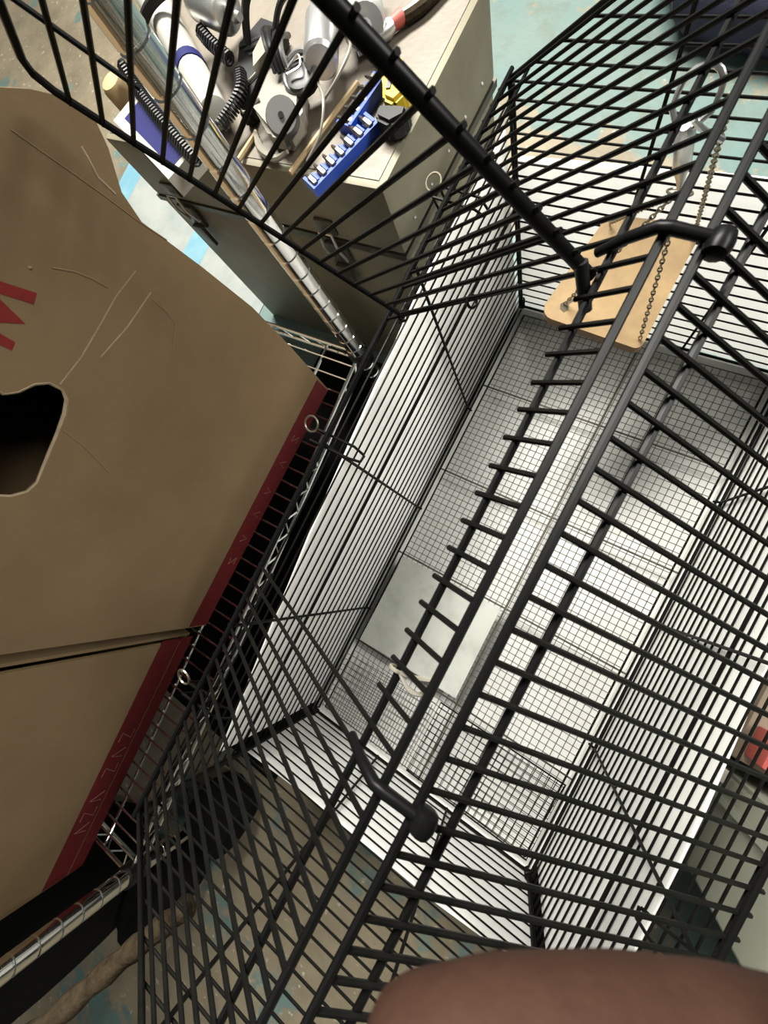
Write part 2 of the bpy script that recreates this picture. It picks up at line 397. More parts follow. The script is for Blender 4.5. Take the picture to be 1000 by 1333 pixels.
# loose mesh piece at the near end
bm = bmesh.new()
for k in range(20):
    x = .176+.0098*k; tube(bm, [(x, .012, .001), (x+.003, .128, .006)], .0006, 4)
for k in range(12):
    y = .014+.0098*k; tube(bm, [(.174, y, .0025+.004*k/12), (.366, y+.004, .0025+.004*k/12)], .0006, 4)
tube(bm, [(.174, .012, .002), (.366, .012, .002), (.366, .13, .007), (.174, .13, .007)], .0014, 6, True)
tag(obj('mesh_offcut', bm, 'wire'), 'loose dark mesh piece on the cage floor in the corner nearest the fingertip', 'mesh piece')
bm = bmesh.new()
for k in range(17):
    x = .008+.0098*k; tube(bm, [(x, .012, .001), (x, .122, .012)], .0006, 4)
for k in range(11):
    y = .016+.0098*k; tube(bm, [(.006, y, .0022+.001*k), (.168, y+.012, .0022+.001*k)], .0006, 4)
tag(obj('mesh_offcut', bm, 'mesh'), 'loose slanting mesh piece on the cage floor below the pale grey sheet', 'mesh piece')
# pale grey sheet lying on the mesh
bm = bmesh.new()
prism(bm, [(.014, .141, .0002), (.190, .146, .0002), (.189, .2985, .0002), (.016, .2975, .0002)], (0, 0, 1), .0012)
tag(obj('floor_sheet', bm, 'sheet', None, False), 'pale grey sheet lying flat on the mesh floor', 'sheet')
# white tie on the roof wire
bm = bmesh.new()
c = Vector((R1.x, .2835, R1.z-.0027)); tube(bm, arc(c, dl, nl, .0034, 0, 2*PI, 14)[:-1], .0011, 6, True)
tube(bm, spline([c+dl*.003, c+Vector((.010, .003, .006)), c+Vector((.022, .008, .004))], 5), .0012)
tube(bm, spline([c+dl*.003, c+Vector((.012, -.004, .005)), c+Vector((.021, .000, .004))], 5), .0012)
tag(obj('cable_tie', bm, 'cream'), 'small cream plastic tie looped around a roof rail above the grey sheet', 'cable tie')

# ------------------------------------------------------------------ hanging board with chains and clip
bd = empty('hanging_board', (.15, .69, .2), 'tan wooden board hanging on chains inside the cage', 'hanging board')
bz = lambda y: .196+(y-.617)*.13
out = []
for (cx, cy, a0) in ((.112, .738, 90), (.100, .641, 180), (.190, .628, 270), (.191, .742, 0)):
    rad = .014 if cy < .7 and cx < .15 else .007
    for k in range(5):
        a = math.radians(a0+22.5*k); out.append((cx+rad*math.cos(a), cy+rad*math.sin(a)))
out = out[::-1]
bm = bmesh.new(); prism(bm, [(x, y, bz(y)) for x, y in out], (0, 0, 1), .0105)
bo = obj('board', bm, 'board', bd, False)
me = bo.data; me.materials.append(M['board_edge'])
for f in me.polygons:
    if abs(f.normal.z) < .5: f.material_index = 1
bm = bmesh.new()
ink = [(.1035, .6395), (.109, .637), (.112, .641), (.110, .647), (.114, .652), (.109, .653), (.105, .648), (.1015, .645)]
prism(bm, [(x, y, bz(y)+.0106) for x, y in ink], (0, 0, 1), .0002); obj('stain', bm, 'stain', bo, False)
def chain(name, a, b, parent, sag=0.0, ll=.0056):
    a, b = Vector(a), Vector(b); n = max(2, int((b-a).length/(ll*.72))); bm = bmesh.new()
    for i in range(n):
        t = (i+.5)/n; p = a.lerp(b, t)+Vector((0, 0, -sag*4*t*(1-t))); d = (b-a).normalized(); u, v = frame(d)
        s = u if i % 2 else v
        pts = [p+d*(math.cos(q)*ll*.5)+s*(math.sin(q)*ll*.30) for q in [2*PI*k/8 for k in range(8)]]
        tube(bm, pts, .0007, 4, True)
    return obj(name, bm, 'chain', parent)
RING = Vector((.1715, .652, .356))
chain('chain', RING+Vector((-.004, 0, -.006)), (.106, .645, bz(.645)+.012), bd)
chain('chain', RING+Vector((.002, 0, -.006)), (.192, .630, bz(.63)+.012), bd)
chain('chain', (.178, .640, .430), (.193, .738, bz(.738)+.012), bd)
chain('chain', RING+Vector((-.002, .003, -.005)), (.112, .735, bz(.735)+.012), bd)
cl = empty('spring_clip', (.165, .63, .40), 'silver spring clip hanging from the cage roof above the wooden board', 'clip')
u = Vector((.0, .6, .8)).normalized(); v = Vector((1, 0, 0)); c = Vector((.163, .628, .440))
bm = bmesh.new()
tube(bm, [c-v*.004-u*.014, c-v*.010-u*.007]+arc(c, v*-1, u, .010, 0, PI, 10)+[c+v*.010-u*.007, c+v*.004-u*.014], .0016, 8)
obj('clip_loop', bm, 'silver', cl)
lo = c-u*.013; ax = (RING+Vector((0, 0, .006))-lo).normalized()
bm = bmesh.new(); ln = (RING-lo).length-.006
lathe(bm, [(0, .003), (.004, .0055), (ln*.6, .0052), (ln*.8, .003), (ln, .002)], lo, RING, 10)
for f in bm.verts: pass
obj('clip_body', bm, 'silver', cl)
obj('clip_lever', T(spline([lo-ax*.006+v*.004, lo+ax*.004+v*.010, lo+ax*.012+v*.020], 5), .0016, 6), 'silver', cl)
obj('clip_ring', T(arc(RING, v, (0, .8, -.5), .0085, 0, 2*PI, 20)[:-1], .0008, 6, True), 'chain', cl)

# ------------------------------------------------------------------ chrome wire rack
SZ = .138
rk = empty('wire_rack', (-.3, .13, GZ), 'chrome wire rack whose shelf carries the two cardboard boxes', 'rack')
PF = Vector((-.1480, .5424, 0)); PN = Vector((-.098, -.290, 0)); PBF = Vector((-.50, .535, 0)); PBN = Vector((-.46, -.307, 0))
def post(p):
    prof = [(0, .009), (.006, .0125)]; z = .02
    while z < 1.15:
        prof += [(z-.0016, .0125), (z-.0006, .0112), (z+.0006, .0112), (z+.0016, .0125)]; z += .0254
    prof += [(1.17, .0125), (1.175, .009)]
    bm = bmesh.new(); lathe(bm, prof, (p.x, p.y, GZ), (p.x, p.y, GZ+1.175), 20); o = obj('post', bm, 'chrome', rk)
    bm = bmesh.new(); lathe(bm, [(0, .0135), (.002, .0165), (.028, .0155), (.030, .0130)], (p.x, p.y, SZ-.02), (p.x, p.y, SZ+.02), 18); obj('shelf_collar', bm, 'black', o)
    return o
for p in (PF, PN, PBF, PBN): post(p)
def lerp2(s, t):   # s along y (0 near,1 far), t from front to back
    a = PN.lerp(PF, s); b = PBN.lerp(PBF, s); p = a.lerp(b, t); return (p.x, p.y)
bm = bmesh.new()
for (s0, t0, s1, t1) in ((0, 0, 1, 0), (0, 1, 1, 1), (0, 0, 0, 1), (1, 0, 1, 1)):
    a, b = Vector((*lerp2(s0, t0), SZ)), Vector((*lerp2(s1, t1), SZ)); d = (b-a).normalized(); a += d*.014; b -= d*.014
    tube(bm, [a, b], .0028, 8); dz = Vector((0, 0, -.022)); tube(bm, [a+dz, b+dz], .0028, 8)
    n = int((b-a).length/.018); zz = [a.lerp(b, i/n)+(dz if i % 2 else Vector((0, 0, 0))) for i in range(n+1)]; tube(bm, zz, .0014, 5)
sf = obj('shelf_frame', bm, 'chrome', rk)
for t in (.17, .5, .83):
    obj('support_bar', T([(*lerp2(0, t), SZ-.003), (*lerp2(1, t), SZ-.003)], .0024, 6), 'chrome', sf)
for k in range(1, 38):
    s = k/38
    obj('shelf_wire', T([(*lerp2(s, 0), SZ+.001), (*lerp2(s, 1), SZ+.001)], .0014, 5), 'chrome', sf)

# ------------------------------------------------------------------ cardboard boxes on the rack shelf
BZ = SZ+.004
b1 = empty('cardboard_box', (-.33, .28, BZ), 'cardboard box with a hand hole and red letters on its side', 'box', 'cardboard boxes on the rack')
fx = lambda y, z=0: -.1660-(.477-y)*.012          # plane of the visible side
def F(y, z, o=0): return (fx(y)+o, y, z)
outer = [(.076, BZ), (.475, BZ), (.480, .25), (.481, .331), (.474, .40), (.466, .459), (.472, .479), (.488, .497), (.494, .508), (.489, .528), (.478, .541), (.462, .555), (.448, .575), (.079, .575)]
hole = [(.308, .500), (.304, .487), (.309, .480), (.319, .473), (.324, .465), (.323, .455), (.317, .449), (.305, .4455), (.285, .4435), (.262, .442), (.244, .4405), (.235, .444), (.229, .453), (.227, .466), (.230, .498), (.250, .503), (.29, .503)]
bm = bmesh.new(); holed(bm, [F(y, z) for y, z in outer], [F(y, z) for y, z in hole], (-1, 0, 0), .004)
sp = obj('side_panel', bm, 'card', b1, False)
# torn paper rim of the hand hole
rim = [F(y, z, -.001) for y, z in hole]
obj('torn_rim', T(rim, [.0012+.0008*random.random() for _ in rim], 5, True), 'card_edge', sp)
obj('side_panel', prism(bmesh.new(), [(-.17, .476, BZ), (-.50, .480, BZ), (-.50, .47, .57), (-.171, .447, .57)], (0, -1, 0), .004), 'card', b1, False)
obj('side_panel', prism(bmesh.new(), [(-.1755, .077, BZ), (-.50, .077, BZ), (-.50, .08, .57), (-.1755, .08, .57)], (0, 1, 0), .004), 'card', b1, False)
obj('side_panel', prism(bmesh.new(), [(-.50, .08, BZ), (-.50, .474, BZ), (-.50, .466, .57), (-.50, .082, .57)], (1, 0, 0), .004), 'card', b1, False)
obj('bottom_panel', B(-.498, -.176, .081, .470, BZ, BZ+.004), 'card', b1, False)
obj('top_flap', prism(bmesh.new(), [(-.174, .08, .571), (-.166, .447, .571), (-.34, .46, .566), (-.34, .08, .566)], (0, 0, 1), .004), 'card', b1, False)
obj('top_flap', prism(bmesh.new(), [(-.50, .08, .571), (-.50, .467, .571), (-.33, .46, .571), (-.33, .08, .571)], (0, 0, 1), .004), 'card', b1, False)
# creases, scuffs and print on the visible side
def stroke(pts, w, m, name, o=.0004, par=None):
    obj(name, T([F(y, z, o-w*.55) for y, z in pts], w, 5), m, par or sp)
from_px = {}
def px_plane(u, v, x):        # design-time helper: pixel of the photograph -> point on the plane x = const
    d = CE.to_matrix() @ Vector(((u-500)/FPX, -(v-666.5)/FPX, -1)); t = (x-CAM.x)/d.x; p = CAM+d*t; return p.y, p.z
Q = lambda *uv: [px_plane(u, v, -.168) for u, v in uv]
def QF(uv): return [px_plane(u, v, -.168) for u, v in uv]
stroke(QF([(175, 352), (150, 385), (128, 425), (105, 465), (78, 500)]), .0006, 'card_edge', 'crease')
stroke(QF([(195, 380), (165, 425), (130, 465)]), .0006, 'card_edge', 'crease')
stroke(QF([(197, 390), (215, 405), (226, 420), (224, 452)]), .0006, 'board_edge', 'crease')
stroke(QF([(82, 560), (108, 580), (128, 600), (142, 615)]), .0007, 'board_edge', 'crease')
stroke(QF([(66, 348), (95, 353), (120, 363), (139, 374)]), .0007, 'board_edge', 'crease')
stroke(QF([(36, 349), (40, 348)]), .0014, 'board_edge', 'scuff')
stroke(QF([(12, 168), (50, 195), (100, 230), (135, 255), (172, 283), (215, 312)]), .0006, 'board_edge', 'crease')
stroke(QF([(103, 190), (112, 205), (125, 230), (148, 252)]), .0010, 'card_edge', 'crease')
def decal(uv, m, name, par, x=-.168, o=.0005):
    pts = [px_plane(u, v, x) for u, v in uv]
    obj(name, prism(bmesh.new(), [(fx(y)+o-.0009, y, z) for y, z in pts], (1, 0, 0), .0009), m, par, False)
decal([(-40, 356), (0, 366), (47, 381), (43, 396), (38, 394), (0, 382), (-40, 370)], 'red2', 'printed_letter', sp)
decal([(-40, 352), (0, 390), (32, 421), (-10, 419), (-40, 418)], 'red2', 'printed_letter', sp)
decal([(-40, 420), (0, 434), (19, 445), (15, 456), (0, 449), (-40, 434)], 'red2', 'printed_letter', sp)
def bandf(y0, y1, z0, z1, m, par, f, name='print_band', o=.0006, wob=0.0):
    n = 12; pts = [(f(y0+(y1-y0)*i/n)+o-.001, y0+(y1-y0)*i/n, z0+wob*math.sin(PI*i/n)) for i in range(n+1)]
    pts += [(f(y0+(y1-y0)*i/n)+o-.001, y0+(y1-y0)*i/n, z1+wob*math.sin(PI*i/n)) for i in range(n, -1, -1)]
    return obj(name, prism(bmesh.new(), pts, (1, 0, 0), .001), m, par, False)
bandf(.078, .473, BZ, BZ+.034, 'red', sp, fx, wob=.0)
for (yy, shape) in ((.385, 'Z'), (.345, 'A'), (.300, 'V'), (.262, 'A'), (.222, 'V'), (.185, 'Z')):
    zb, zt, w = BZ+.010, BZ+.022, .005
    seg = {'Z': [(yy-w, zb), (yy+w, zb), (yy-w, zt), (yy+w, zt)], 'A': [(yy-w, zb), (yy, zt), (yy+w, zb)], 'V': [(yy-w, zt), (yy, zb), (yy+w, zt)]}[shape]
    obj('printed_mark', T([(fx(a)+.0004, a, b) for a, b in seg], .0008, 4), 'pale_print', sp)
# second box
b2 = empty('cardboard_box', (-.35, -.15, BZ), 'cardboard box with a double red band, standing nearest the lower chrome post', 'box', 'cardboard boxes on the rack')
gx = lambda y: -.1830+(.05-y)*.022
G = lambda y, z: (gx(y), y, z)
s2 = obj('side_panel', prism(bmesh.new(), [G(.046, BZ), G(-.335, BZ), G(-.345, .56), G(.046, .56)], (-1, 0, 0), .004), 'card', b2, False)
obj('side_panel', prism(bmesh.new(), [(-.19, .052, BZ), (-.505, .052, BZ), (-.505, .052, .56), (-.19, .052, .56)], (0, -1, 0), .004), 'card', b2, False)
obj('side_panel', prism(bmesh.new(), [(-.182, -.335, BZ), (-.505, -.335, BZ), (-.505, -.345, .56), (-.182, -.345, .56)], (0, 1, 0), .004), 'card', b2, False)
obj('side_panel', prism(bmesh.new(), [(-.505, .05, BZ), (-.505, -.333, BZ), (-.505, -.343, .56), (-.505, .05, .56)], (1, 0, 0), .004), 'card', b2, False)
obj('bottom_panel', B(-.50, -.192, -.33, .047, BZ, BZ+.004), 'card', b2, False)
obj('top_flap', prism(bmesh.new(), [(-.183, .05, .562), (-.176, -.34, .562), (-.50, -.34, .562), (-.50, .05, .562)], (0, 0, 1), .004), 'card', b2, False)
bandf(-.334, .051, BZ, BZ+.021, 'red', s2, gx)
bandf(-.334, .051, BZ+.023, BZ+.056, 'red', s2, gx)
for i, yy in enumerate((-.10, -.13, -.155, -.20, -.225, -.25)):
    zb, zt, w = BZ+.029, BZ+.048, .007
    seg = [(yy-w, zb), (yy, zt), (yy+w, zb)] if i % 2 else [(yy-w, zt), (yy+w, zt), (yy-w, zb), (yy+w, zb)]
    obj('printed_mark', T([(gx(a)+.0004, a, b) for a, b in seg], .0009, 4), 'pale_print', s2)

# ------------------------------------------------------------------ steel toolbox
tb = empty('steel_toolbox', (-.29, .73, GZ), 'worn grey steel toolbox with two latches, heaped with tools', 'toolbox')
X0, X1, Y0, Y1, ZT = -.50, -.07, .62, .838, .350
bm = bmesh.new(); box(bm, X0, X1, Y0, Y1, GZ+.001, .262, bev=.004); body = obj('toolbox_body', bm, 'steel', tb)
bm = bmesh.new(); box(bm, X0-.002, X1+.002, Y0-.002, Y1+.002, .266, ZT, bev=.006); lid = obj('toolbox_lid', bm, 'steel', tb)
bm = bmesh.new(); box(bm, X0+.006, X1-.006, Y0+.006, Y1-.006, ZT-.001, ZT+.0008); obj('lid_top', bm, 'steel_top', lid, False)
bm = bmesh.new(); box(bm, X0-.003, X1+.003, Y0-.003, Y1+.003, .258, .266); obj('seam_lip', bm, 'latch', body, False)
for x in (X0+.03, X1-.03):
    pass
for x in (-.445, -.170):
    bm = bmesh.new(); box(bm, x-.016, x+.016, Y0-.008, Y0-.002, .226, .262, bev=.002); la = obj('latch', bm, 'latch', body)
    obj('latch_hook', T([(x-.011, Y0-.008, .238), (x-.011, Y0-.013, .262), (x-.009, Y0-.010, .282), (x+.009, Y0-.010, .282), (x+.011, Y0-.013, .262), (x+.011, Y0-.008, .238)], .0017, 6), 'silver', la)
    bm = bmesh.new(); box(bm, x-.013, x+.013, Y0-.006, Y0-.001, .276, .296, bev=.0015); obj('latch_catch', bm, 'latch', lid)
    bm = bmesh.new(); box(bm, x-.010, x+.010, Y0-.014, Y0-.008, .196, .232, bev=.0015); obj('latch_lever', bm, 'latch', la)
for k in range(5):
    y = Y0+.03+.04*k
    for z in (.285, .24):
        bm = bmesh.new(); bmesh.ops.create_icosphere(bm, subdivisions=1, radius=.0022); bmesh.ops.translate(bm, vec=(X1+.002 if z > .27 else X1, y, z), verts=bm.verts[:]); obj('rivet', bm, 'silver', lid if z > .27 else body)

# ------------------------------------------------------------------ clutter on the toolbox lid
ZL = ZT+.0012
def local(o, d):  # local frame: origin, direction in the plan, sideways
    o = Vector(o); d = Vector((d[0], d[1], 0)).normalized(); return o, d, Vector((-d.y, d.x, 0))
# bit rails
def bit_rail(a, b, label, n, tall):
    a, b = Vector(a), Vector(b); d = (b-a).normalized(); s = Vector((d.y, -d.x, 0)); l = (b-a).length
    e = empty('bit_rail', a.lerp(b, .5), label, 'bit holder', 'blue bit rails on the toolbox')
    def cell(bm, t0, t1, s0, s1, z0, z1):
        hexa(bm, [a+d*t+s*q+Vector((0, 0, z)) for z in (z0, z1) for t, q in ((t0, s0), (t1, s0), (t1, s1), (t0, s1))])
    bm = bmesh.new(); cell(bm, 0, l, 0, .004, 0, tall); cell(bm, 0, l, .004, .021, 0, .004); cell(bm, 0, .003, .004, .021, .004, .010); cell(bm, l-.003, l, .004, .021, .004, .010)
    ra = obj('rail_body', bm, 'blue', e, False)
    for k in range(n):
        t = l*(k+.5)/n; bm = bmesh.new(); cell(bm, t-.0042, t-.0022, .004, .016, .004, .011); obj('rail_tooth', bm, 'blue', ra, False)
        p = a+d*(t+.001)+Vector((0, 0, .0095))
        bm = bmesh.new(); lathe(bm, [(0, .0026), (.001, .0034), (.012, .0034), (.013, .0024), (.020, .0016), (.022, .0006)], p+s*.002, p+s*.03, 6); obj('screwdriver_bit', bm, 'bit', e)
    return e
bit_rail((-.098, .673, ZL), (-.131, .597, ZL), 'blue rail of screwdriver bits overhanging the toolbox edge', 7, .010)
bit_rail((-.112, .732, ZL), (-.124, .664, ZL), 'blue rail of screwdriver bits beside the yellow tool', 6, .012)
# yellow tool
e = empty('yellow_tool', (-.100, .695, ZL), 'yellow and black plastic hand tool beside the blue bit rails', 'tool')
bm = bmesh.new(); prism(bm, [(-.113, .724, ZL), (-.099, .727, ZL), (-.083, .712, ZL), (-.074, .690, ZL), (-.080, .678, ZL), (-.094, .682, ZL), (-.104, .700, ZL)][::-1], (0, 0, 1), .024)
bmesh.ops.bevel(bm, geom=bm.edges[:], offset=.003, segments=2, affect='EDGES'); yb = obj('tool_body', bm, 'yellow', e)
bm = bmesh.new(); prism(bm, [(-.104, .712, ZL+.0242), (-.093, .715, ZL+.0242), (-.092, .709, ZL+.0242), (-.103, .706, ZL+.0242)][::-1], (0, 0, 1), .001); obj('tool_slot', bm, 'black', yb, False)
bm = bmesh.new(); prism(bm, [(-.096, .699, ZL+.0242), (-.092, .700, ZL+.0242), (-.089, .690, ZL+.0242), (-.093, .689, ZL+.0242)][::-1], (0, 0, 1), .001); obj('tool_slot', bm, 'dgrey', yb, False)
bm = bmesh.new(); prism(bm, [(-.099, .682, ZL), (-.080, .676, ZL), (-.068, .684, ZL), (-.066, .672, ZL), (-.078, .662, ZL), (-.096, .667, ZL)][::-1], (0, 0, 1), .020)
bmesh.ops.bevel(bm, geom=bm.edges[:], offset=.003, segments=2, affect='EDGES'); obj('tool_grip', bm, 'black', e)
# grey motor on a bracket
e = empty('small_motor', (-.20, .68, ZL), 'small electric motor with silver can and dark round face', 'motor')
bm = bmesh.new(); lathe(bm, [(0, .004), (.0, .0145), (.003, .0165), (.046, .0165), (.049, .014), (.049, .003)], (-.190, .742, ZL+.034), (-.163, .690, ZL+.034), 24); obj('motor_can', bm, 'silver', e)
nv = Vector((.36, -.30, .62)).normalized(); fc = Vector((-.186, .645, ZL+.026))
bm = bmesh.new(); lathe(bm, [(0, .012), (.0, .0145), (.003, .0158), (.010, .0158), (.013, .0145), (.013, .003)], fc, fc+nv, 22); mf = obj('motor_face', bm, 'dgrey', e)
bm = bmesh.new(); lathe(bm, [(0, .0026), (.002, .0026)], fc+nv*.0125, fc+nv, 10); obj('shaft_hole', bm, 'black', mf)
bm = bmesh.new(); prism(bm, [(-.252, .672, ZL+.002), (-.238, .658, ZL+.002), (-.205, .634, ZL+.002), (-.182, .634, ZL+.002), (-.176, .660, ZL+.002), (-.200, .695, ZL+.002), (-.226, .722, ZL+.002), (-.250, .716, ZL+.002)], (0, 0, 1), .022)
bmesh.ops.bevel(bm, geom=bm.edges[:], offset=.005, segments=2, affect='EDGES'); obj('motor_bracket', bm, 'cream', e)
bm = bmesh.new(); prism(bm, [(-.262, .705, ZL+.02), (-.252, .690, ZL+.02), (-.244, .712, ZL+.02), (-.250, .730, ZL+.02), (-.262, .734, ZL+.02)], (.2, 0, 1), .014); obj('bracket_fin', bm, 'cream', e, False)
bm = bmesh.new(); tube(bm, spline([(-.248, .652, ZL+.004), (-.226, .632, ZL+.005), (-.200, .624, ZL+.006), (-.182, .628, ZL+.012)], 6), [.0018, .002, .003, .003, .004, .004, .0045, .0045, .0045, .0045, .004, .004, .0035, .003, .003, .0025, .0025, .002, .002], 7); obj('bracket_foot', bm, 'cream', e)
bm = bmesh.new(); tube(bm, arc((-.192, .692, ZL+.030), (1, 0, 0), (0, .8, .35), .018, 0, 2*PI, 22)[:-1], .0030, 8, True); cr = obj('clamp_ring', bm, 'dgrey', e)
bm = bmesh.new(); lathe(bm, [(0, .010), (0, .0155), (.010, .0155), (.012, .008)], (-.192, .692, ZL+.020), (-.188, .690, ZL+.05), 16); obj('clamp_core', bm, 'black', e)
obj('clamp_wire', T(spline([(-.205, .690, ZL+.034), (-.194, .700, ZL+.038), (-.186, .690, ZL+.037), (-.198, .682, ZL+.036)], 6), .0011, 5), 'silver', cr)
for (p0, p1, p2, p3) in (((-.160, .735, .03), (-.140, .712, .036), (-.145, .690, .03), (-.160, .676, .02)), ((-.172, .690, .024), (-.150, .668, .028), (-.147, .645, .018), (-.160, .627, .006)), ((-.262, .700, .02), (-.272, .672, .02), (-.252, .655, .02), (-.232, .665, .026))):
    bm = bmesh.new(); tube(bm, spline([(p[0], p[1], ZL+p[2]) for p in (p0, p1, p2, p3)], 8), .0014, 6); obj('motor_lead', bm, 'cream', e)
e = empty('power_adapter', (-.30, .69, ZL), 'black power adapter block under the coiled cords', 'adapter')
bm = bmesh.new(); prism(bm, [(-.315, .735, ZL), (-.285, .685, ZL), (-.262, .655, ZL), (-.252, .662, ZL), (-.262, .705, ZL), (-.262, .760, ZL), (-.300, .770, ZL)], (0, 0, 1), .018)
bmesh.ops.bevel(bm, geom=bm.edges[:], offset=.003, segments=2, affect='EDGES'); obj('adapter_body', bm, 'black', e)
for k in range(3): obj('adapter_rib', T([(-.308+.010*k, .730-.004*k, ZL+.0185), (-.280+.010*k, .745-.004*k, ZL+.0185)], .0012, 5), 'dgrey', e)
# silver cylinders
def can(a, b, r, label, m='silver', cat='canister'):
    a, b = Vector(a), Vector(b); l = (b-a).length; e = empty('metal_canister', (a.x, a.y, ZL), label, cat)
    bm = bmesh.new(); lathe(bm, [(0, .003), (0, r*.9), (.003, r), (l*.12, r), (l*.13, r*.96), (l*.15, r*.96), (l*.16, r), (l-.004, r), (l, r*.86), (l, .003)], a, b, 24); c = obj('can_body', bm, m, e)
    d = (b-a).normalized(); bm = bmesh.new(); lathe(bm, [(0, r*.35), (.014, r*.35), (.015, r*.2), (.022, r*.2)], b-d*.001, b+d*.03, 14); obj('can_spigot', bm, m, e)
can((-.362, .752, ZL+.044), (-.304, .736, ZL+.044), .018, 'bright silver canister lying beside the coiled black cords')
can((-.190, .800, ZL+.022), (-.152, .752, ZL+.022), .021, 'pale ribbed canister at the far edge of the toolbox lid', 'clear')
# white tube handset and coiled cords
e = empty('white_tube', (-.40, .72, ZL), 'long white plastic handset lying on the toolbox lid', 'handset')
bm = bmesh.new(); lathe(bm, [(0, .010), (0, .017), (.006, .020), (.08, .0175), (.20, .0165), (.252, .0155), (.257, .008)], (-.495, .790, ZL+.0225), (-.282, .643, ZL+.0225), 20); obj('tube_body', bm, 'white', e)
bm = bmesh.new(); lathe(bm, [(0, .0178), (.014, .0178)], (-.36, .697, ZL+.0225), (-.34, .683, ZL+.0225), 20); obj('tube_ring', bm, 'navyblue', e)
def cord(pts, R, turns, label, wire=.0015):
    bm = bmesh.new(); tube(bm, coil(spline(pts, 6), R, turns, 9), wire, 5); return tag(obj('coiled_cord', bm, 'black'), label, 'cord', 'coiled black cords on the toolbox')
cord([(-.352, .728, ZL+.034), (-.330, .716, ZL+.032), (-.296, .703, ZL+.028)], .0058, 13, 'coiled black cord springing out below the bright silver canister')
cord([(-.276, .692, ZL+.026), (-.262, .672, ZL+.026), (-.264, .655, ZL+.024), (-.272, .634, ZL+.022)], .0056, 19, 'coiled black cord lying between the handset and the motor')
# black straight cables
def cable(pts, r, label, m='black'):
    return tag(obj('cable', T(spline(pts, 8), r, 7), m), label, 'cable', 'loose cables on the toolbox')
cable([(-.452, .722, ZL+.034), (-.425, .738, ZL+.048), (-.392, .755, ZL+.052), (-.362, .762, ZL+.046), (-.345, .775, ZL+.020)], .0055, 'thick black cable bending over the white handset')
cable([(-.292, .730, ZL+.022), (-.278, .745, ZL+.05), (-.248, .762, ZL+.056), (-.218, .768, ZL+.04), (-.205, .790, ZL+.006)], .0042, 'black cable arching behind the motor can')
cable([(-.246, .726, ZL+.030), (-.236, .744, ZL+.046), (-.212, .756, ZL+.052), (-.188, .752, ZL+.052), (-.160, .748, ZL+.020)], .0030, 'thin black cable looping over the motor can')
for k in range(4):
    cable([(-.262+.009*k, .742-.002*k, ZL+.026), (-.250+.009*k, .722-.002*k, ZL+.040), (-.234+.008*k, .704-.002*k, ZL+.042), (-.222+.006*k, .690, ZL+.030)], .0026, ('black lead nearest the coiled cords in the bundle beside the motor', 'second black lead from the coiled cords beside the motor', 'third lead of the bundle beside the motor', 'grey lead of the bundle touching the motor clamp')[k], 'black' if k < 3 else 'dgrey')
# sticks and pliers
for k, (a, b, lb) in enumerate((((-.176, .614, ZL+.003), (-.150, .718, ZL+.003), 'thin brown stick lying beside the blue bit rail'), ((-.252, .618, ZL+.003), (-.246, .652, ZL+.003), 'short brown stick under the motor bracket'))):
    bm = bmesh.new(); tube(bm, [a, b], .0028, 7); tag(obj('wooden_stick', bm, 'tan'), lb, 'stick')
e = empty('pliers', (-.13, .785, ZL), 'pair of pliers with red collar and dark handles', 'pliers')
bm = bmesh.new(); lathe(bm, [(0, .002), (.02, .006), (.034, .008), (.04, .006)], (-.160, .742, ZL+.0082), (-.138, .775, ZL+.0082), 12); obj('jaw', bm, 'silver', e)
bm = bmesh.new(); lathe(bm, [(0, .006), (.008, .0065), (.012, .006)], (-.138, .775, ZL+.0082), (-.12, .80, ZL+.0082), 12); obj('collar', bm, 'redbox', e)
for s in (0, .008):
    obj('handle', T(spline([(-.133+s*.5, .784, ZL+.0065), (-.122+s, .800, ZL+.0065), (-.110+s*1.2, .832, ZL+.0065)], 6), .0052, 8), 'cream' if s == 0 else 'strap', e)
# blue and white carton with cork and cord, leaning over the left front of the box
e = empty('printed_carton', (-.40, .64, ZL), 'white and blue printed carton at the front corner of the toolbox', 'carton')
cu = Vector((-.448, .622, ZL)); cd_ = Vector((.928, -.372, 0)).normalized(); cs = Vector((-cd_.y, cd_.x, 0)); ll = .150
def cbox(bm, t0, t1, s0, s1, z0, z1): hexa(bm, [cu+cd_*t+cs*q+Vector((0, 0, z)) for z in (z0, z1) for t, q in ((t0, s0), (t1, s0), (t1, s1), (t0, s1))])
bm = bmesh.new(); cbox(bm, 0, ll, 0, .054, 0, .022); cb = obj('carton_body', bm, 'white', e, False)
bm = bmesh.new(); cbox(bm, .016, ll-.008, .011, .050, .0216, .0224); obj('carton_print', bm, 'navyblue', cb, False)
bm = bmesh.new(); cbox(bm, .040, .10, -.0006, .0005, .004, .018); obj('carton_print', bm, 'navyblue', cb, False)
cord([(-.454, .680, ZL+.034), (-.414, .656, ZL+.0305), (-.36, .628, ZL+.0305), (-.300, .600, ZL+.0305), (-.268, .586, ZL+.030)], .0066, 36, 'coiled black cord stretched over the blue printed carton')
bm = bmesh.new(); lathe(bm, [(0, .008), (0, .0135), (.004, .016), (.022, .016), (.027, .013), (.028, .004)], (-.480, .668, ZL), (-.480, .667, ZL+.03), 20)
tag(obj('cork_disc', bm, 'tan'), 'round tan cork knob at the toolbox corner beside the carton', 'knob')

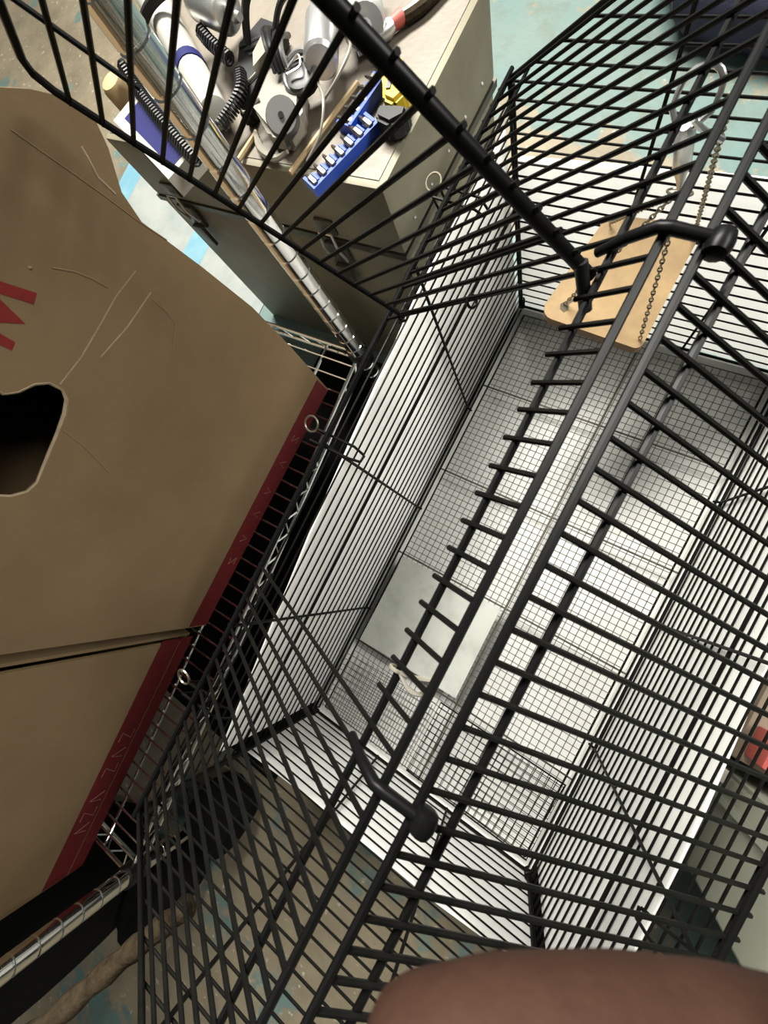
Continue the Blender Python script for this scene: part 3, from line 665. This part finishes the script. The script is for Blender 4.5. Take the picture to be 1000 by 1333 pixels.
# ------------------------------------------------------------------ things on the floor around the cage
# navy bag beyond the far end
bm = bmesh.new(); bmesh.ops.create_cube(bm, size=1); bmesh.ops.subdivide_edges(bm, edges=bm.edges[:], cuts=5, use_grid_fill=True)
for v_ in bm.verts:
    p = v_.co*2; q = p.normalized()*1.25; v_.co = p.lerp(q, .55); n = math.sin(v_.co.x*5)*math.cos(v_.co.y*4)*.05; v_.co *= 1+n
    v_.co = Vector((v_.co.x*.30+.275, v_.co.y*.19+1.45, max(GZ+.001, v_.co.z*.065+GZ+.065)))
bg = empty('fabric_bag', (.275, 1.45, GZ), 'dark navy fabric bag on the floor beyond the far cage end', 'bag')
obj('bag_body', bm, 'navy', bg)
obj('bag_seam', T([(.0+.54*k/16, 1.45+.03*math.sin(k), GZ+.136-.03*abs(k-8)/8) for k in range(17)], .004, 6), 'dgrey', bg)
# pale bin on the right
bn = empty('pale_bin', (.60, .21, GZ), 'pale greenish plastic bin standing close to the cage side', 'bin')
bm = bmesh.new()
bx0, bx1, by0, by1 = .460, .78, .158, .274
hexa(bm, [(bx0+.01, by0+.006, GZ+.001), (bx1, by0+.006, GZ+.001), (bx1, by1-.006, GZ+.001), (bx0+.01, by1-.006, GZ+.001), (bx0, by0, .33), (bx1, by0, .33), (bx1, by1, .33), (bx0, by1, .33)])
bmesh.ops.bevel(bm, geom=bm.edges[:], offset=.006, segments=3, affect='EDGES'); obj('bin_body', bm, 'bin', bn)
bm = bmesh.new(); box(bm, bx0-.006, bx1+.006, by0-.006, by1+.006, .32, .338, bev=.003); obj('bin_rim', bm, 'bin', bn)
bm = bmesh.new(); box(bm, bx0-.004, bx0+.012, by1-.03, by1-.024, GZ+.02, .30); obj('bin_rib', bm, 'bin', bn, False)
bm = bmesh.new(); box(bm, .455, .62, .288, .40, GZ+.001, .115, bev=.003); rb = obj('small_carton', bm, 'brownbox'); tag(rb, 'brown carton on the floor between pale bin and cage', 'carton')
bm = bmesh.new(); box(bm, .462, .56, .296, .330, .1155, .150, bev=.003); tag(obj('red_carton', bm, 'redbox'), 'small red carton lying on the brown carton by the bin', 'carton')
bm = bmesh.new(); box(bm, .414, .452, .262, .276, GZ+.001, .132, bev=.001); tag(obj('metal_strip', bm, 'cream'), 'cream metal strip standing between the pale bin and the cage', 'strip')
tag(obj('gap_shade_sheet', B(-.34, -.016, -.17, .60, GZ+.0005, GZ+.006, bev=.002), 'rubber'), 'black sheet standing in for shade on the floor between the cage and the rack', 'shade sheet')  # added black sheet, paints the shade in the gap beside the rack
tag(obj('gap_shade_sheet', B(.394, .456, -.25, .155, GZ+.0005, GZ+.006, bev=.002), 'rubber'), 'narrow black sheet standing in for shade on the floor between the cage and the pale bin', 'shade sheet')  # added black strip, darkens the gap by the bin as shade would
ps = empty('plastic_sheet', (-.85, .65, GZ), 'pale white plastic sheet with a light blue stripe on the floor behind the boxes', 'plastic sheet')
bm = bmesh.new(); prism(bm, [(-1.20, .42, GZ+.0005), (-.535, .42, GZ+.0005), (-.535, .84, GZ+.0005), (-1.19, .885, GZ+.0005)], (0, 0, 1), .0012); pb = obj('sheet_body', bm, 'palesheet', ps, False)
bm = bmesh.new(); prism(bm, [(-.845, .42, GZ+.0016), (-.775, .42, GZ+.0016), (-.765, .85, GZ+.0016), (-.835, .855, GZ+.0016)], (0, 0, 1), .0003); obj('sheet_stripe', bm, 'paleblue', pb, False)
bm = bmesh.new(); prism(bm, [(-1.20, .42, GZ+.0016), (-1.13, .42, GZ+.0016), (-1.12, .879, GZ+.0016), (-1.19, .884, GZ+.0016)], (0, 0, 1), .0003); obj('sheet_stripe', bm, 'paleblue', pb, False)
# black bag and strap near the lower chrome post
def blob(name, c, s, m, label, cat, sq=.5):
    bm = bmesh.new(); bmesh.ops.create_cube(bm, size=1); bmesh.ops.subdivide_edges(bm, edges=bm.edges[:], cuts=5, use_grid_fill=True)
    for v_ in bm.verts:
        p = v_.co*2; q = p.normalized()*1.2; p = p.lerp(q, sq); p *= 1+.04*math.sin(p.x*6+p.y*4)
        v_.co = Vector((c[0]+p.x*s[0]/2, c[1]+p.y*s[1]/2, c[2]+p.z*s[2]/2))
    return tag(obj(name, bm, m), label, cat)
blob('rubber_pad', (-.215, -.455, GZ+.165), (.16, .17, .32), 'rubber', 'black rubber pad standing behind the lower chrome post', 'pad')
blob('rubber_pad', (-.062, -.235, GZ+.045), (.09, .085, .085), 'rubber', 'small black rubber block on the floor outside the low end sheet', 'block')
blob('rubber_pad', (-.085, -.40, GZ+.06), (.075, .12, .11), 'rubber', 'black rubber block on the floor in front of the lower chrome post', 'block')
bm = bmesh.new()
pts = spline([(.080, -.0145, .343), (.066, -.045, .354), (.051, -.08, .367), (.034, -.125, .385), (.015, -.18, .400), (.0, -.45, .38), (-.03, -.75, .24), (-.05, -1.0, .06), (-.05, -1.1, GZ+.012), (-.05, -1.25, GZ+.012)], 6)
tube(bm, pts, [.0085+.0010*math.sin(i*1.7) for i in range(len(pts))], 10)
tag(obj('cloth_strap', bm, 'strap'), 'fuzzy brown strap tied to the near cage end beside the lower chrome post', 'strap')

# ------------------------------------------------------------------ the hand holding the camera
RC = CE.to_matrix()
def cpt(u, v, d): return CAM + RC @ (Vector(((u-500)/FPX, -(v-666.5)/FPX, -1))*d)
hand = bmesh.new()
def limb(pts, rs):
    P_ = []; R_ = []
    for i in range(len(pts)-1):
        n = 6
        for k in range(n): P_.append(Vector(pts[i]).lerp(Vector(pts[i+1]), k/n)); R_.append(rs[i]+(rs[i+1]-rs[i])*k/n)
    P_.append(Vector(pts[-1])); R_.append(rs[-1])
    d0 = (P_[0]-P_[1]).normalized(); P_ = [P_[0]+d0*rs[0]*.85, P_[0]+d0*rs[0]*.5]+P_; R_ = [rs[0]*.35, rs[0]*.82]+R_
    tube(hand, P_, R_, 14)
D = .062
limb([cpt(540, 1376, D), cpt(660, 1364, D), cpt(820, 1362, D), cpt(960, 1374, D+.001), cpt(1120, 1410, D+.003), cpt(1420, 1490, D+.006)], [.0092, .0104, .0105, .0104, .0106, .0125])
limb([cpt(600, 1560, D-.002), cpt(800, 1540, D), cpt(1050, 1550, D+.003), cpt(1420, 1590, D+.006)], [.0085, .0092, .0098, .0125])
limb([cpt(650, 1725, D-.002), cpt(850, 1705, D), cpt(1080, 1700, D+.003), cpt(1420, 1690, D+.006)], [.0080, .0088, .0094, .012])
limb([cpt(780, 1880, D-.002), cpt(930, 1865, D), cpt(1120, 1850, D+.003), cpt(1420, 1790, D+.006)], [.0070, .0078, .0084, .011])
limb([cpt(1380, 1480, D+.006), cpt(1560, 1560, D+.004), cpt(1800, 1640, D)], [.016, .019, .019])
limb([cpt(1380, 1600, D+.006), cpt(1560, 1640, D+.004), cpt(1800, 1680, D)], [.016, .019, .019])
limb([cpt(1380, 1720, D+.006), cpt(1560, 1710, D+.004), cpt(1800, 1720, D)], [.014, .018, .019])
limb([cpt(1250, 1380, D-.024), cpt(1420, 1430, D-.018), cpt(1600, 1490, D-.008), cpt(1740, 1600, D)], [.0090, .0105, .013, .016])
limb([cpt(1760, 1680, D), cpt(2100, 1770, D-.002), cpt(2700, 1930, D-.004)], [.021, .023, .028])
ho = obj('hand', hand, 'shaded_skin')
rm = ho.modifiers.new('remesh', 'REMESH'); rm.mode = 'VOXEL'; rm.voxel_size = .0014; rm.use_smooth_shade = True
sm = ho.modifiers.new('smooth', 'SMOOTH'); sm.factor = .5; sm.iterations = 6
tag(ho, 'out of focus brown fingertip of a hand at the bottom edge', 'hand')
